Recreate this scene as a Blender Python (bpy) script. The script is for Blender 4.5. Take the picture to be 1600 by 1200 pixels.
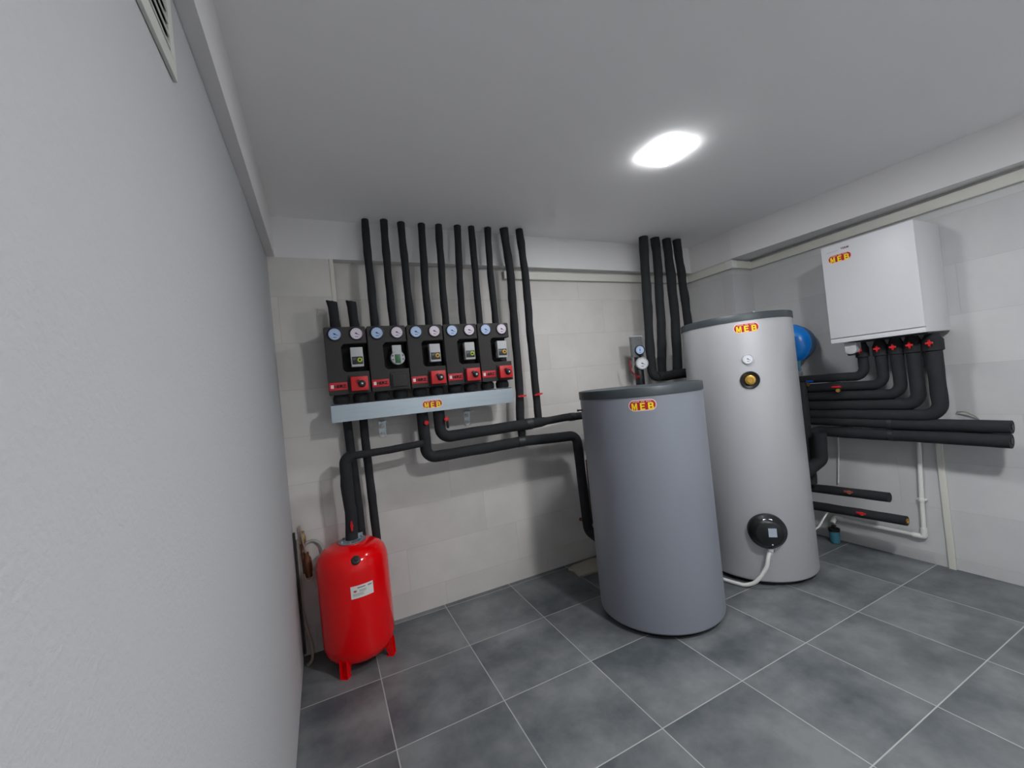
import bpy, bmesh, math, random
from mathutils import Vector, Matrix, noise
random.seed(7)
PI = math.pi
for o in list(bpy.data.objects): bpy.data.objects.remove(o)
S = bpy.context.scene
COL = S.collection

# ------------------------------------------------------------ camera
cd = bpy.data.cameras.new('camera'); cam = bpy.data.objects.new('camera', cd); COL.objects.link(cam)
cd.sensor_width = 36; cd.lens = 637.51 * 36 / 1600; cd.clip_start = 0.02
Rw = [[0.90126495, -0.42120560, -0.10152501], [-0.08650541, 0.05467100, -0.99475017], [0.42454481, 0.90531593, 0.01283649]]
M = Matrix(((Rw[0][0], -Rw[1][0], -Rw[2][0], -0.19126), (Rw[0][1], -Rw[1][1], -Rw[2][1], -3.41947),
            (Rw[0][2], -Rw[1][2], -Rw[2][2], 1.75848), (0, 0, 0, 1)))
cam.matrix_world = M
S.camera = cam
# ------------------------------------------------------------ world, exposure
w = bpy.data.worlds.new('world'); S.world = w; w.use_nodes = True
w.node_tree.nodes['Background'].inputs[0].default_value = (0.5, 0.55, 0.6, 1)
w.node_tree.nodes['Background'].inputs[1].default_value = 0.05
S.view_settings.view_transform = 'Standard'; S.view_settings.look = 'None'
S.view_settings.exposure = 1.29; S.view_settings.gamma = 1; S.view_settings.use_curve_mapping = False
LAMP_STRENGTH = 49.0          # emission of the LED ceiling panels
LAMP2_STRENGTH = 162.0
LAMPS = [(1.975, -1.52), (1.80, -3.55)]

# ------------------------------------------------------------ materials
def srgb(r, g, b):
    f = lambda c: (c / 255) / 12.92 if c / 255 <= .04045 else ((c / 255 + .055) / 1.055) ** 2.4
    return (f(r), f(g), f(b), 1)
MATS = {}
def mat(name, col, rough=.5, metal=0, nscale=30, namt=.06, bump=0, bscale=200, coat=0, emit=None, spec=.5, stretch=None):
    if name in MATS: return MATS[name]
    m = bpy.data.materials.new(name); m.use_nodes = True; MATS[name] = m
    nt = m.node_tree; N = nt.nodes; L = nt.links; b = N['Principled BSDF']
    b.inputs['Roughness'].default_value = rough; b.inputs['Metallic'].default_value = metal
    b.inputs['Coat Weight'].default_value = coat; b.inputs['Specular IOR Level'].default_value = spec
    tc = N.new('ShaderNodeTexCoord'); src = tc.outputs['Object']
    if stretch:
        mp = N.new('ShaderNodeMapping'); mp.inputs['Scale'].default_value = stretch; L.new(src, mp.inputs[0]); src = mp.outputs[0]
    nz = N.new('ShaderNodeTexNoise'); nz.inputs['Scale'].default_value = nscale; nz.inputs['Detail'].default_value = 4
    L.new(src, nz.inputs['Vector'])
    mr = N.new('ShaderNodeMapRange'); mr.inputs[3].default_value = 1 - namt; mr.inputs[4].default_value = 1 + namt
    L.new(nz.outputs['Fac'], mr.inputs[0])
    mx = N.new('ShaderNodeMix'); mx.data_type = 'RGBA'; mx.blend_type = 'MULTIPLY'; mx.inputs[0].default_value = 1
    mx.inputs[6].default_value = col; L.new(mr.outputs[0], mx.inputs[7]); L.new(mx.outputs[2], b.inputs['Base Color'])
    if bump:
        n2 = N.new('ShaderNodeTexNoise'); n2.inputs['Scale'].default_value = bscale; n2.inputs['Detail'].default_value = 3
        L.new(src, n2.inputs['Vector'])
        bp = N.new('ShaderNodeBump'); bp.inputs['Strength'].default_value = bump; bp.inputs['Distance'].default_value = .002
        L.new(n2.outputs['Fac'], bp.inputs['Height']); L.new(bp.outputs[0], b.inputs['Normal'])
    if emit:
        b.inputs['Emission Color'].default_value = (.97, .985, 1, 1); b.inputs['Emission Strength'].default_value = emit
    return m
def math_node(N, L, op, a, b=None, c=None):
    n = N.new('ShaderNodeMath'); n.operation = op
    for i, v in enumerate((a, b, c)):
        if v is None: continue
        if isinstance(v, (int, float)): n.inputs[i].default_value = v
        else: L.new(v, n.inputs[i])
    return n.outputs[0]
def tile_mat(name, base, dark, ax, tw, th, u0, v0, off, groutc, gw, rough, var=.04, mott=2.2, mamt=.22, bump=.3, mid=.5):
    """ax: which world axes are u and v. Running-bond grid with grout lines, mottled stone print."""
    m = bpy.data.materials.new(name); m.use_nodes = True
    nt = m.node_tree; N = nt.nodes; L = nt.links; b = N['Principled BSDF']; b.inputs['Roughness'].default_value = rough
    tc = N.new('ShaderNodeTexCoord'); sp = N.new('ShaderNodeSeparateXYZ'); L.new(tc.outputs['Object'], sp.inputs[0])
    u = sp.outputs[ax[0]]; v = sp.outputs[ax[1]]
    vr = math_node(N, L, 'DIVIDE', math_node(N, L, 'SUBTRACT', v, v0), th)
    row = math_node(N, L, 'FLOOR', vr); fv = math_node(N, L, 'SUBTRACT', vr, row)
    ur = math_node(N, L, 'ADD', math_node(N, L, 'DIVIDE', math_node(N, L, 'SUBTRACT', u, u0), tw), math_node(N, L, 'MULTIPLY', row, off))
    cl = math_node(N, L, 'FLOOR', ur); fu = math_node(N, L, 'SUBTRACT', ur, cl)
    du = math_node(N, L, 'MULTIPLY', math_node(N, L, 'MINIMUM', fu, math_node(N, L, 'SUBTRACT', 1.0, fu)), tw)
    dv = math_node(N, L, 'MULTIPLY', math_node(N, L, 'MINIMUM', fv, math_node(N, L, 'SUBTRACT', 1.0, fv)), th)
    d = math_node(N, L, 'MINIMUM', du, dv)
    g = N.new('ShaderNodeMapRange'); g.inputs[1].default_value = gw * .35; g.inputs[2].default_value = gw * .65
    g.inputs[3].default_value = 1; g.inputs[4].default_value = 0; L.new(d, g.inputs[0])
    cmb = N.new('ShaderNodeCombineXYZ'); L.new(cl, cmb.inputs[0]); L.new(row, cmb.inputs[1])
    wn = N.new('ShaderNodeTexWhiteNoise'); wn.noise_dimensions = '3D'; L.new(cmb.outputs[0], wn.inputs['Vector'])
    sh = N.new('ShaderNodeVectorMath'); sh.operation = 'MULTIPLY_ADD'; L.new(wn.outputs['Color'], sh.inputs[0])
    sh.inputs[1].default_value = (7, 7, 7); L.new(tc.outputs['Object'], sh.inputs[2])
    nz = N.new('ShaderNodeTexNoise'); nz.inputs['Scale'].default_value = mott; nz.inputs['Detail'].default_value = 6; nz.inputs['Roughness'].default_value = .62
    L.new(sh.outputs[0], nz.inputs['Vector'])
    cr = N.new('ShaderNodeMapRange'); cr.inputs[1].default_value = mid - mamt; cr.inputs[2].default_value = mid + mamt; L.new(nz.outputs['Fac'], cr.inputs[0])
    mx = N.new('ShaderNodeMix'); mx.data_type = 'RGBA'; mx.inputs[6].default_value = dark; mx.inputs[7].default_value = base
    L.new(cr.outputs[0], mx.inputs[0])
    tv = N.new('ShaderNodeMapRange'); tv.inputs[3].default_value = 1 - var; tv.inputs[4].default_value = 1 + var; L.new(wn.outputs['Value'], tv.inputs[0])
    m2 = N.new('ShaderNodeMix'); m2.data_type = 'RGBA'; m2.blend_type = 'MULTIPLY'; m2.inputs[0].default_value = 1
    L.new(mx.outputs[2], m2.inputs[6]); L.new(tv.outputs[0], m2.inputs[7])
    m3 = N.new('ShaderNodeMix'); m3.data_type = 'RGBA'; L.new(g.outputs[0], m3.inputs[0]); L.new(m2.outputs[2], m3.inputs[6]); m3.inputs[7].default_value = groutc
    L.new(m3.outputs[2], b.inputs['Base Color'])
    rr = N.new('ShaderNodeMapRange'); rr.inputs[3].default_value = rough - .06; rr.inputs[4].default_value = rough + .1; L.new(nz.outputs['Fac'], rr.inputs[0]); L.new(rr.outputs[0], b.inputs['Roughness'])
    hh = math_node(N, L, 'SUBTRACT', math_node(N, L, 'MULTIPLY', nz.outputs['Fac'], .08), g.outputs[0])
    bp = N.new('ShaderNodeBump'); bp.inputs['Strength'].default_value = bump; bp.inputs['Distance'].default_value = .002
    L.new(hh, bp.inputs['Height']); L.new(bp.outputs[0], b.inputs['Normal'])
    return m
def plaster_mat():
    m = bpy.data.materials.new('rough_white_plaster'); m.use_nodes = True
    nt = m.node_tree; N = nt.nodes; L = nt.links; b = N['Principled BSDF']; b.inputs['Roughness'].default_value = .9
    b.inputs['Specular IOR Level'].default_value = .15
    b.inputs['Base Color'].default_value = srgb(185, 186, 188)
    tc = N.new('ShaderNodeTexCoord')
    n1 = N.new('ShaderNodeTexNoise'); n1.inputs['Scale'].default_value = 55; n1.inputs['Detail'].default_value = 5; n1.inputs['Roughness'].default_value = .6; n1.inputs['Distortion'].default_value = .6
    n2 = N.new('ShaderNodeTexVoronoi'); n2.inputs['Scale'].default_value = 130; n2.feature = 'SMOOTH_F1'
    n3 = N.new('ShaderNodeTexNoise'); n3.inputs['Scale'].default_value = 9; n3.inputs['Detail'].default_value = 3
    for n in (n1, n2, n3): L.new(tc.outputs['Object'], n.inputs['Vector'])
    h = math_node(N, L, 'ADD', n1.outputs['Fac'], math_node(N, L, 'MULTIPLY', n2.outputs['Distance'], -.35))
    h = math_node(N, L, 'ADD', h, math_node(N, L, 'MULTIPLY', n3.outputs['Fac'], 1.0))
    bp = N.new('ShaderNodeBump'); bp.inputs['Strength'].default_value = .42; bp.inputs['Distance'].default_value = .004
    L.new(h, bp.inputs['Height']); L.new(bp.outputs[0], b.inputs['Normal'])
    return m
PAINT = mat('white_paint', srgb(250, 249, 249), .85, nscale=3, namt=.015, bump=.08, bscale=300, spec=.2)
PLASTER = plaster_mat()
BEAMP = mat('beam_paint', srgb(230, 229, 229), .8, nscale=3, namt=.015, bump=.08, bscale=300, spec=.2)
TG, TB = srgb(217, 214, 210), srgb(200, 197, 193)
TR1, TR2 = srgb(206, 206, 206), srgb(192, 192, 193)
GR = srgb(190, 187, 184)
T_BACK = tile_mat('wall_tile_back', TG, TB, (0, 2), 1.0, .345, .335, .19, .2917, GR, .003, .55, var=.03, mott=1.6)
T_RIGHT = tile_mat('wall_tile_right', TR1, TR2, (1, 2), 2.4, .378, -.9, .09, .3, GR, .003, .5, var=.03, mott=1.6)
FLOORM = tile_mat('floor_tile', srgb(124, 127, 129), srgb(78, 84, 88), (0, 1), .6, .6, 0, 0, 0, srgb(172, 174, 172), .0055, .42, var=.05, mott=2.4, mamt=.15, bump=.35, mid=.5)
FOAM = mat('black_foam_insulation', srgb(41, 42, 45), .82, nscale=14, namt=.25, bump=.35, bscale=90, spec=.3)
TAPE = mat('black_tape', srgb(38, 39, 42), .45, nscale=60, namt=.1, bump=.2, bscale=60)
SHELL = mat('charcoal_epp_shell', srgb(62, 60, 59), .75, nscale=60, namt=.12, bump=.25, bscale=400, spec=.3)
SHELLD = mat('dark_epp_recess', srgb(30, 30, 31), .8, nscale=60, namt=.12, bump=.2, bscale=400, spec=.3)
BLACKP = mat('black_plastic', srgb(24, 25, 28), .4, nscale=50, namt=.08)
GREYP = mat('light_grey_plastic', srgb(186, 188, 190), .5, nscale=50, namt=.03)
WHITEP = mat('white_plastic', srgb(226, 226, 222), .45, nscale=20, namt=.03)
TRUNK = mat('trunking_plastic', srgb(218, 217, 208), .5, nscale=12, namt=.03)
REDP = mat('red_plastic', srgb(205, 22, 28), .42, nscale=40, namt=.05)
REDT = mat('red_gloss_enamel', srgb(236, 0, 8), .11, nscale=8, namt=.02, coat=0, spec=.5)
REDD = mat('red_label_film', srgb(196, 24, 40), .5, nscale=50, namt=.05)
BLUE = mat('blue_enamel', srgb(10, 118, 205), .3, nscale=10, namt=.04, coat=.3)
BLUEP = mat('blue_plastic', srgb(20, 80, 190), .4, nscale=40, namt=.05)
TEAL = mat('teal_plastic', srgb(60, 120, 140), .5, nscale=40, namt=.08)
GALV = mat('galvanised_steel', srgb(168, 180, 188), .38, .75, nscale=9, namt=.12, stretch=(.4, 3, 6))
STEEL = mat('zinc_steel', srgb(190, 195, 195), .3, .9, nscale=60, namt=.1)
BRASS = mat('brass', srgb(205, 165, 80), .3, .9, nscale=60, namt=.1)
COPPER = mat('tarnished_copper', srgb(126, 84, 62), .5, .5, nscale=40, namt=.25)
TANKG = mat('grey_vinyl_jacket', srgb(140, 145, 155), .42, nscale=240, namt=.05, bump=.15, bscale=350, spec=.45)
TANKS = mat('silver_vinyl_jacket', srgb(194, 195, 198), .40, .35, nscale=240, namt=.04, bump=.15, bscale=350, spec=.5)
LID = mat('slate_plastic_lid', srgb(58, 65, 70), .45, nscale=30, namt=.05, bump=.08, bscale=200)
BOXW = mat('white_powder_coat', srgb(216, 216, 220), .4, nscale=40, namt=.01, bump=.04, bscale=500)
DIALW = mat('white_dial', srgb(225, 226, 232), .35, nscale=30, namt=.02)
DIALB = mat('bluish_dial', srgb(176, 200, 236), .35, nscale=30, namt=.02)
DIALP = mat('pinkish_dial', srgb(222, 212, 226), .35, nscale=30, namt=.02)
INK = mat('black_ink', srgb(20, 20, 22), .6, nscale=30, namt=.02)
INKG = mat('grey_ink', srgb(120, 122, 126), .6, nscale=30, namt=.02)
YEL = mat('yellow_ink', srgb(252, 222, 20), .5, nscale=30, namt=.02)
GRN = mat('yellow_green_button', srgb(190, 210, 20), .45, nscale=30, namt=.03)
AMB = mat('amber_button', srgb(225, 175, 40), .45, nscale=30, namt=.03)
PCB = mat('green_panel', srgb(30, 95, 55), .4, nscale=160, namt=.5)
LOGOR = mat('logo_red', srgb(176, 12, 20), .45, nscale=30, namt=.03)
LOGOW = mat('logo_border', srgb(238, 205, 208), .5, nscale=30, namt=.02)
HOSE = mat('beige_hose', srgb(150, 142, 130), .5, nscale=40, namt=.06)
CARD = mat('grey_cardboard', srgb(168, 165, 150), .9, nscale=20, namt=.1, bump=.3, bscale=60)
SILVER = mat('silver_label', srgb(172, 182, 196), .4, nscale=120, namt=.12)
FOILP = mat('patterned_grey_foam', srgb(110, 112, 114), .6, nscale=60, namt=.5)
GROUTS = mat('dark_joint', srgb(52, 54, 56), .8, nscale=40, namt=.1)
GRILLE = mat('grille_plastic', srgb(205, 206, 200), .5, nscale=40, namt=.03)
DARKIN = mat('dark_duct', srgb(30, 31, 30), .9, nscale=40, namt=.1)

# ------------------------------------------------------------ builders
def put(name, bm, m, parent=None, smooth=True, ang=35):
    me = bpy.data.meshes.new(name); bmesh.ops.recalc_face_normals(bm, faces=bm.faces); bm.to_mesh(me); bm.free()
    for x in (m if isinstance(m, (list, tuple)) else [m]): me.materials.append(x)
    if smooth: me.shade_smooth(); me.set_sharp_from_angle(angle=math.radians(ang))
    o = bpy.data.objects.new(name, me); COL.objects.link(o)
    if parent is not None: o.parent = parent; o.matrix_parent_inverse = Matrix.Translation(-parent_loc(parent)) @ Matrix()
    return o
def parent_loc(p):
    v = Vector()
    while p is not None: v += p.location; p = p.parent if p.parent is None or p.matrix_parent_inverse == Matrix() else None
    return v
# all meshes are built in world coordinates; roots that are Empties sit at the thing's base
def tag(o, label, cat, group=None):
    o['label'] = label; o['category'] = cat
    if group: o['group'] = group
    return o
def thing(name, loc, label, cat, group=None):
    o = bpy.data.objects.new(name, None); o.empty_display_size = .05; COL.objects.link(o); o.location = loc
    return tag(o, label, cat, group)
def kid(name, bm, m, root, top=None, **k):
    """a part (or sub-part when top is given) built in world coordinates"""
    o = put(name, bm, m, None, **k)
    if top is None:
        o.parent = root; o.matrix_parent_inverse = Matrix.Translation(root.location).inverted()
    else: o.parent = top          # the part's own origin is the world's: its matrix is already the identity
    return o
def struct(name, bm, m, **k):
    o = put(name, bm, m, None, **k); o['kind'] = 'structure'; return o
def box(bm, lo, hi, bev=0, seg=2):
    vs = [bm.verts.new((x, y, z)) for x in (lo[0], hi[0]) for y in (lo[1], hi[1]) for z in (lo[2], hi[2])]
    fs = [bm.faces.new([vs[i] for i in q]) for q in ((0, 1, 3, 2), (4, 6, 7, 5), (0, 4, 5, 1), (2, 3, 7, 6), (0, 2, 6, 4), (1, 5, 7, 3))]
    if bev:
        es = {e for f in fs for e in f.edges}
        bmesh.ops.bevel(bm, geom=list(es), offset=bev, segments=seg, profile=.6, affect='EDGES')
    return bm
def B(lo, hi, bev=0, seg=2):
    return box(bmesh.new(), lo, hi, bev, seg)
def frame_for(d):
    d = Vector(d).normalized(); a = Vector((0, 0, 1)) if abs(d.z) < .9 else Vector((1, 0, 0))
    x = a.cross(d).normalized(); return x, d.cross(x), d
def lathe(bm, prof, c, d=(0, 0, 1), n=32):
    """prof: (radius, height) pairs along direction d from c"""
    X, Y, Z = frame_for(d); c = Vector(c); rings = []
    for r, h in prof:
        if r < 1e-6: rings.append([bm.verts.new(c + Z * h)])
        else: rings.append([bm.verts.new(c + Z * h + X * r * math.cos(2 * PI * i / n) + Y * r * math.sin(2 * PI * i / n)) for i in range(n)])
    for a, b in zip(rings, rings[1:]):
        for i in range(n):
            j = (i + 1) % n
            if len(a) == 1 and len(b) == 1: continue
            if len(a) == 1: bm.faces.new((a[0], b[i], b[j]))
            elif len(b) == 1: bm.faces.new((a[i], b[0], a[j]))
            else: bm.faces.new((a[i], b[i], b[j], a[j]))
    for q, rg in ((0, rings[0]), (1, rings[-1])):
        if len(rg) > 1: bm.faces.new(rg)
    return bm
def fillet(pts, rad):
    P = [Vector(p) for p in pts]; out = [P[0]]
    for i in range(1, len(P) - 1):
        a, b, c = P[i - 1], P[i], P[i + 1]; r = rad[i] if isinstance(rad, (list, tuple)) else rad
        u = (a - b).normalized(); v = (c - b).normalized(); ang = u.angle(v)
        if ang > PI - .12: out.append(b); continue
        t = min(r / math.tan(ang / 2), (a - b).length * .48, (c - b).length * .48); r2 = t * math.tan(ang / 2)
        bis = (u + v).normalized(); ce = b + bis * (r2 / math.sin(ang / 2))
        s = b + u * t; e = b + v * t; n = 8
        for k in range(n + 1):
            q = (s - ce).normalized().slerp((e - ce).normalized(), k / n) * r2 + ce; out.append(q)
    out.append(P[-1]); return out
def tube(bm, pts, r, rad=.06, n=18, wob=0, seed=0, step=.06, hollow=0, r2=None):
    """r radius; wob = lumpy foam wobble; r2 = (path fraction, radius) change"""
    P = fillet(pts, rad)
    if wob:                                   # resample so the wobble has points to act on
        Q = [P[0]]
        for a, b in zip(P, P[1:]):
            k = max(1, int((b - a).length / step))
            for i in range(1, k + 1): Q.append(a.lerp(b, i / k))
        P = Q
    T = [(P[min(i + 1, len(P) - 1)] - P[max(i - 1, 0)]).normalized() for i in range(len(P))]
    X = frame_for(T[0])[0]; rings = []; tot = sum((b - a).length for a, b in zip(P, P[1:])); s = 0
    for i, p in enumerate(P):
        if i: s += (P[i] - P[i - 1]).length
        X = (X - T[i] * X.dot(T[i])).normalized(); Y = T[i].cross(X)
        rr = r[min(int(s / tot * len(r)), len(r) - 1)] if isinstance(r, (list, tuple)) else r
        if r2 and s / tot > r2[0]: rr = r2[1]
        o = Vector()
        if wob:
            nv = Vector((p.x * 5 + seed * 3.1, p.y * 5, p.z * 5)); rr = rr * (1 + wob * noise.noise(nv * 1.6))
            e = min(1, min(s, tot - s) / .12); o = (X * noise.noise(nv) + Y * noise.noise(nv + Vector((9, 9, 9)))) * r_(r) * wob * 1.1 * e
        rings.append([bm.verts.new(p + o + X * rr * math.cos(2 * PI * k / n) + Y * rr * math.sin(2 * PI * k / n)) for k in range(n)])
    for a, b in zip(rings, rings[1:]):
        for k in range(n):
            j = (k + 1) % n; bm.faces.new((a[k], a[j], b[j], b[k]))
    bm.faces.new(rings[0]); bm.faces.new(rings[-1])
    return bm
def r_(r): return r[0] if isinstance(r, (list, tuple)) else r
def prism(bm, poly, ax, a, b, bev=0):
    """poly of (u,v) points extruded along axis ax from a to b"""
    def P(u, v, t):
        return {'x': (t, u, v), 'y': (u, t, v), 'z': (u, v, t)}[ax]
    A = [bm.verts.new(P(u, v, a)) for u, v in poly]; Bv = [bm.verts.new(P(u, v, b)) for u, v in poly]
    fa = bm.faces.new(A); fb = bm.faces.new(Bv); n = len(poly)
    for i in range(n): bm.faces.new((A[i], A[(i + 1) % n], Bv[(i + 1) % n], Bv[i]))
    if bev:
        es = list({e for f in (fa, fb) for e in f.edges}); bmesh.ops.bevel(bm, geom=es, offset=bev, segments=2, profile=.6, affect='EDGES')
    return bm
def rrect(u0, v0, u1, v1, r, n=5, which=(1, 1, 1, 1)):
    out = []
    for (cx, cy, a0), on in zip(((u1 - r, v1 - r, 0), (u0 + r, v1 - r, 90), (u0 + r, v0 + r, 180), (u1 - r, v0 + r, 270)), which):
        if not on: out.append({0: (u1, v1), 90: (u0, v1), 180: (u0, v0), 270: (u1, v0)}[a0]); continue
        for k in range(n + 1):
            a = math.radians(a0 + 90 * k / n); out.append((cx + r * math.cos(a), cy + r * math.sin(a)))
    return out
def text_bm(s, h, depth=.0006, off=.0, spacing=1.0, xs=1.0):
    """text as a mesh in the u-v plane (x right, y up), extruded a hair in +z, centred"""
    cu = bpy.data.curves.new('t', 'FONT'); cu.body = s; cu.size = 1; cu.extrude = 0; cu.offset = off; cu.space_character = spacing
    cu.align_x = 'CENTER'; cu.align_y = 'CENTER'; cu.resolution_u = 3
    o = bpy.data.objects.new('t', cu); COL.objects.link(o)
    bpy.context.view_layer.update()
    me = bpy.data.meshes.new_from_object(o.evaluated_get(bpy.context.evaluated_depsgraph_get()))
    bm = bmesh.new(); bm.from_mesh(me); bpy.data.objects.remove(o); bpy.data.meshes.remove(me); bpy.data.curves.remove(cu)
    ys = [v.co.y for v in bm.verts]; xx = [v.co.x for v in bm.verts]
    k = h / (max(ys) - min(ys)); cx = (max(xx) + min(xx)) / 2; cy = (max(ys) + min(ys)) / 2
    for v in bm.verts: v.co = Vector(((v.co.x - cx) * k * xs, (v.co.y - cy) * k, 0))
    r = bmesh.ops.extrude_face_region(bm, geom=list(bm.faces))
    for e in r['geom']:
        if isinstance(e, bmesh.types.BMVert): e.co.z += depth
    return bm
def flat(poly, z0, z1):
    return prism(bmesh.new(), poly, 'z', z0, z1)
def place(bm, o, u, v, nrm, curve=None):
    """map local (x,y,z) to world: o + x*u + y*v + z*n; curve=(cx,cy,r) wraps x around a vertical cylinder"""
    o, u, v, nrm = Vector(o), Vector(u), Vector(v), Vector(nrm)
    for q in bm.verts:
        x, y, z = q.co
        if curve:
            cx, cy, r, a0 = curve; a = a0 + x / r
            q.co = Vector((cx + (r + z) * math.cos(a), cy + (r + z) * math.sin(a), o.z + y))
        else: q.co = o + u * x + v * y + nrm * z
    return bm
def densify(bm, maxlen):
    for _ in range(4):
        es = [e for e in bm.edges if abs(e.verts[0].co.x - e.verts[1].co.x) > maxlen]
        if not es: break
        bmesh.ops.subdivide_edges(bm, edges=es, cuts=1); bm.normal_update()
        bmesh.ops.triangulate(bm, faces=[f for f in bm.faces if len(f.verts) > 4])
    return bm
def bold_letters(word, h, lw, gap, depth):
    """heavy block letters as polygons in a unit box 1 wide, 1 high"""
    t = .30; GL = {
     'M': [[(0, 0), (.24, 0), (.24, .62), (.43, .05), (.57, .05), (.76, .62), (.76, 0), (1, 0), (1, 1), (.70, 1), (.5, .42), (.30, 1), (0, 1)]],
     'E': [[(.04, 0), (.92, 0), (.92, .20), (.34, .20), (.34, .41), (.84, .41), (.84, .60), (.34, .60), (.34, .80), (.92, .80), (.92, 1), (.04, 1)]],
     'B': [[(0, 0), (.30, 0), (.30, 1), (0, 1)], [(.30, 0), (.78, 0), (.93, .06), (1, .18), (1, .36), (.90, .51), (.70, .51), (.70, .21), (.30, .21)],
           [(.30, .42), (.70, .42), (.70, .51), (.90, .51), (.95, .62), (.95, .82), (.88, .94), (.74, 1), (.30, 1), (.30, .80), (.67, .80), (.67, .61), (.30, .61)]]}
    bm = bmesh.new(); n = len(word); W = n * lw + (n - 1) * gap
    for i, ch in enumerate(word):
        x0 = -W / 2 + i * (lw + gap)
        for pl in GL[ch]: prism(bm, [(x0 + u * lw, -h / 2 + v * h) for u, v in pl], 'z', 0, depth)
    bm.normal_update(); bmesh.ops.triangulate(bm, faces=[f for f in bm.faces if len(f.verts) > 4])
    return bm
def meb_logo(root, top, w, o, u, v, n, curve=None):
    """red capsule sticker with a pale border, small caption line and MEB in yellow"""
    h = w * .42
    P = lambda bm: place(densify(bm, .02) if curve else bm, o, u, v, n, curve)
    s = kid('sticker', P(flat(rrect(-w / 2, -h / 2, w / 2, h / 2, h * .49, 8), .0004, .0016)), LOGOW, root, top, smooth=False)
    w2, h2 = w * .93, h * .82
    extra = []
    def sub(name, bm, m):
        q = put(name, P(bm), m, None, smooth=False); q.parent = s
        return q
    if top is None:      # sticker is a part: its printed field and letters are sub-parts
        f1 = put('printed_field', P(flat(rrect(-w2 / 2, -h2 / 2, w2 / 2, h2 / 2, h2 * .49, 8), .0016, .0022)), LOGOR, None, smooth=False); f1.parent = s
        t1 = bold_letters('MEB', h * .62, w * .20, w * .09, .0008)
        for q in t1.verts: q.co.y -= h * .10; q.co.z += .0026
        l1 = put('lettering', place(t1, o, u, v, n, curve), YEL, None, smooth=False); l1.parent = s
        c1 = bmesh.new(); rnd = random.Random(3)
        for i in range(14):
            if i in (5, 9): continue
            a = -w * .33 + i * w * .047
            prism(c1, [(a, h * .28), (a + w * .03, h * .28), (a + w * .03, h * .36), (a, h * .36)], 'z', .0022, .0028)
        k1 = put('caption_line', P(c1), LOGOW, None, smooth=False); k1.parent = s
    return s
def gauge(root, c, n, r, dial, rim=BLACKP, ang=-35, top=None, deep=.02, name='thermometer'):
    """round dial gauge facing n, parts: casing > dial, needle"""
    n = Vector(n).normalized(); c = Vector(c)
    cs = kid(name, lathe(bmesh.new(), [(r * .9, -deep), (r, -deep * .8), (r, -.001), (r * .96, .003), (r * .86, .004), (r * .8, 0), (0, 0)], c, n, 32), rim, root, top)
    if top is None:
        d = put('dial', lathe(bmesh.new(), [(r * .8, .0), (r * .8, .0012), (0, .0012)], c, n, 32), dial, None); d.parent = cs
        up = Vector((0, 0, 1)); rt = up.cross(n).normalized(); up = n.cross(rt); bm = bmesh.new()
        for k in range(11):                      # scale ticks
            a = math.radians(225 - 27 * k); a1 = rt * math.cos(a) + up * math.sin(a); a2 = n.cross(a1)
            vs = [bm.verts.new(c + n * .0016 + a1 * q * r + a2 * s * r) for q, s in ((.62, -.018), (.72, -.018), (.72, .018), (.62, .018))]
            bm.faces.new(vs)
        a = math.radians(ang); a1 = rt * math.cos(a) + up * math.sin(a); a2 = n.cross(a1)
        vs = [bm.verts.new(c + n * .0022 + a1 * q * r + a2 * s * r) for q, s in ((-.2, -.07), (.55, -.015), (.55, .015), (-.2, .07))]
        bm.faces.new(vs); lathe(bm, [(r * .1, .001), (r * .1, .004), (0, .004)], c, n, 12)
        vs = [bm.verts.new(c + n * .0017 + rt * q * r + up * s * r) for q, s in ((-.22, -.5), (.22, -.5), (.22, -.42), (-.22, -.42))]; bm.faces.new(vs)
        nd = put('needle', bm, INK, None, smooth=False); nd.parent = cs
    return cs

# ------------------------------------------------------------ the room
XL, XR, YB, YF, ZC, ZB = -.46, 4.18, .055, -5.2, 3.2, 2.9
def quadbox(name, lo, hi, m): return struct(name, B(lo, hi), m, smooth=False)
quadbox('floor', (XL - .2, YF - .2, -.1), (XR + .2, YB + .2, 0), FLOORM)
quadbox('ceiling', (XL - .2, YF - .2, ZC), (XR + .2, YB + .2, ZC + .1), PAINT)
quadbox('wall_left', (XL - .2, YF, .012), (XL, YB, ZC), PLASTER)
quadbox('wall_back', (XL - .2, YB, 0), (XR + .2, YB + .2, ZC), T_BACK)
quadbox('wall_right', (XR, YF, 0), (XR + .2, YB, ZC), T_RIGHT)
quadbox('wall_front', (XL - .2, YF - .2, 0), (XR + .2, YF, ZC), PAINT)
quadbox('baseboard_left', (XL - .2, YF, 0), (XL - .004, YB, .012), GROUTS)
quadbox('trim_1', (XL, YF, ZB), (XL + .05, -.03, ZC), BEAMP)                      # shallow beam over the left wall
quadbox('trim_2', (XL, -.03, ZB), (XR, YB, ZC), BEAMP)                           # beam over the back wall
bm = bmesh.new(); prism(bm, [(3.86, -.03), (3.86, -.56), (4.06, -2.5), (4.06, YF), (XR, YF), (XR, -.03)], 'z', ZB, ZC)
struct('trim_3', bm, BEAMP, smooth=False)                                       # beam over the right wall
quadbox('trim_4', (XL, -.03, 0), (-.048, YB, ZB), T_BACK)                        # tiled pier in the left corner
quadbox('trim_5', (3.86, -.54, 0), (XR, YB, ZB), T_RIGHT)                        # tiled pier in the right corner

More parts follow.
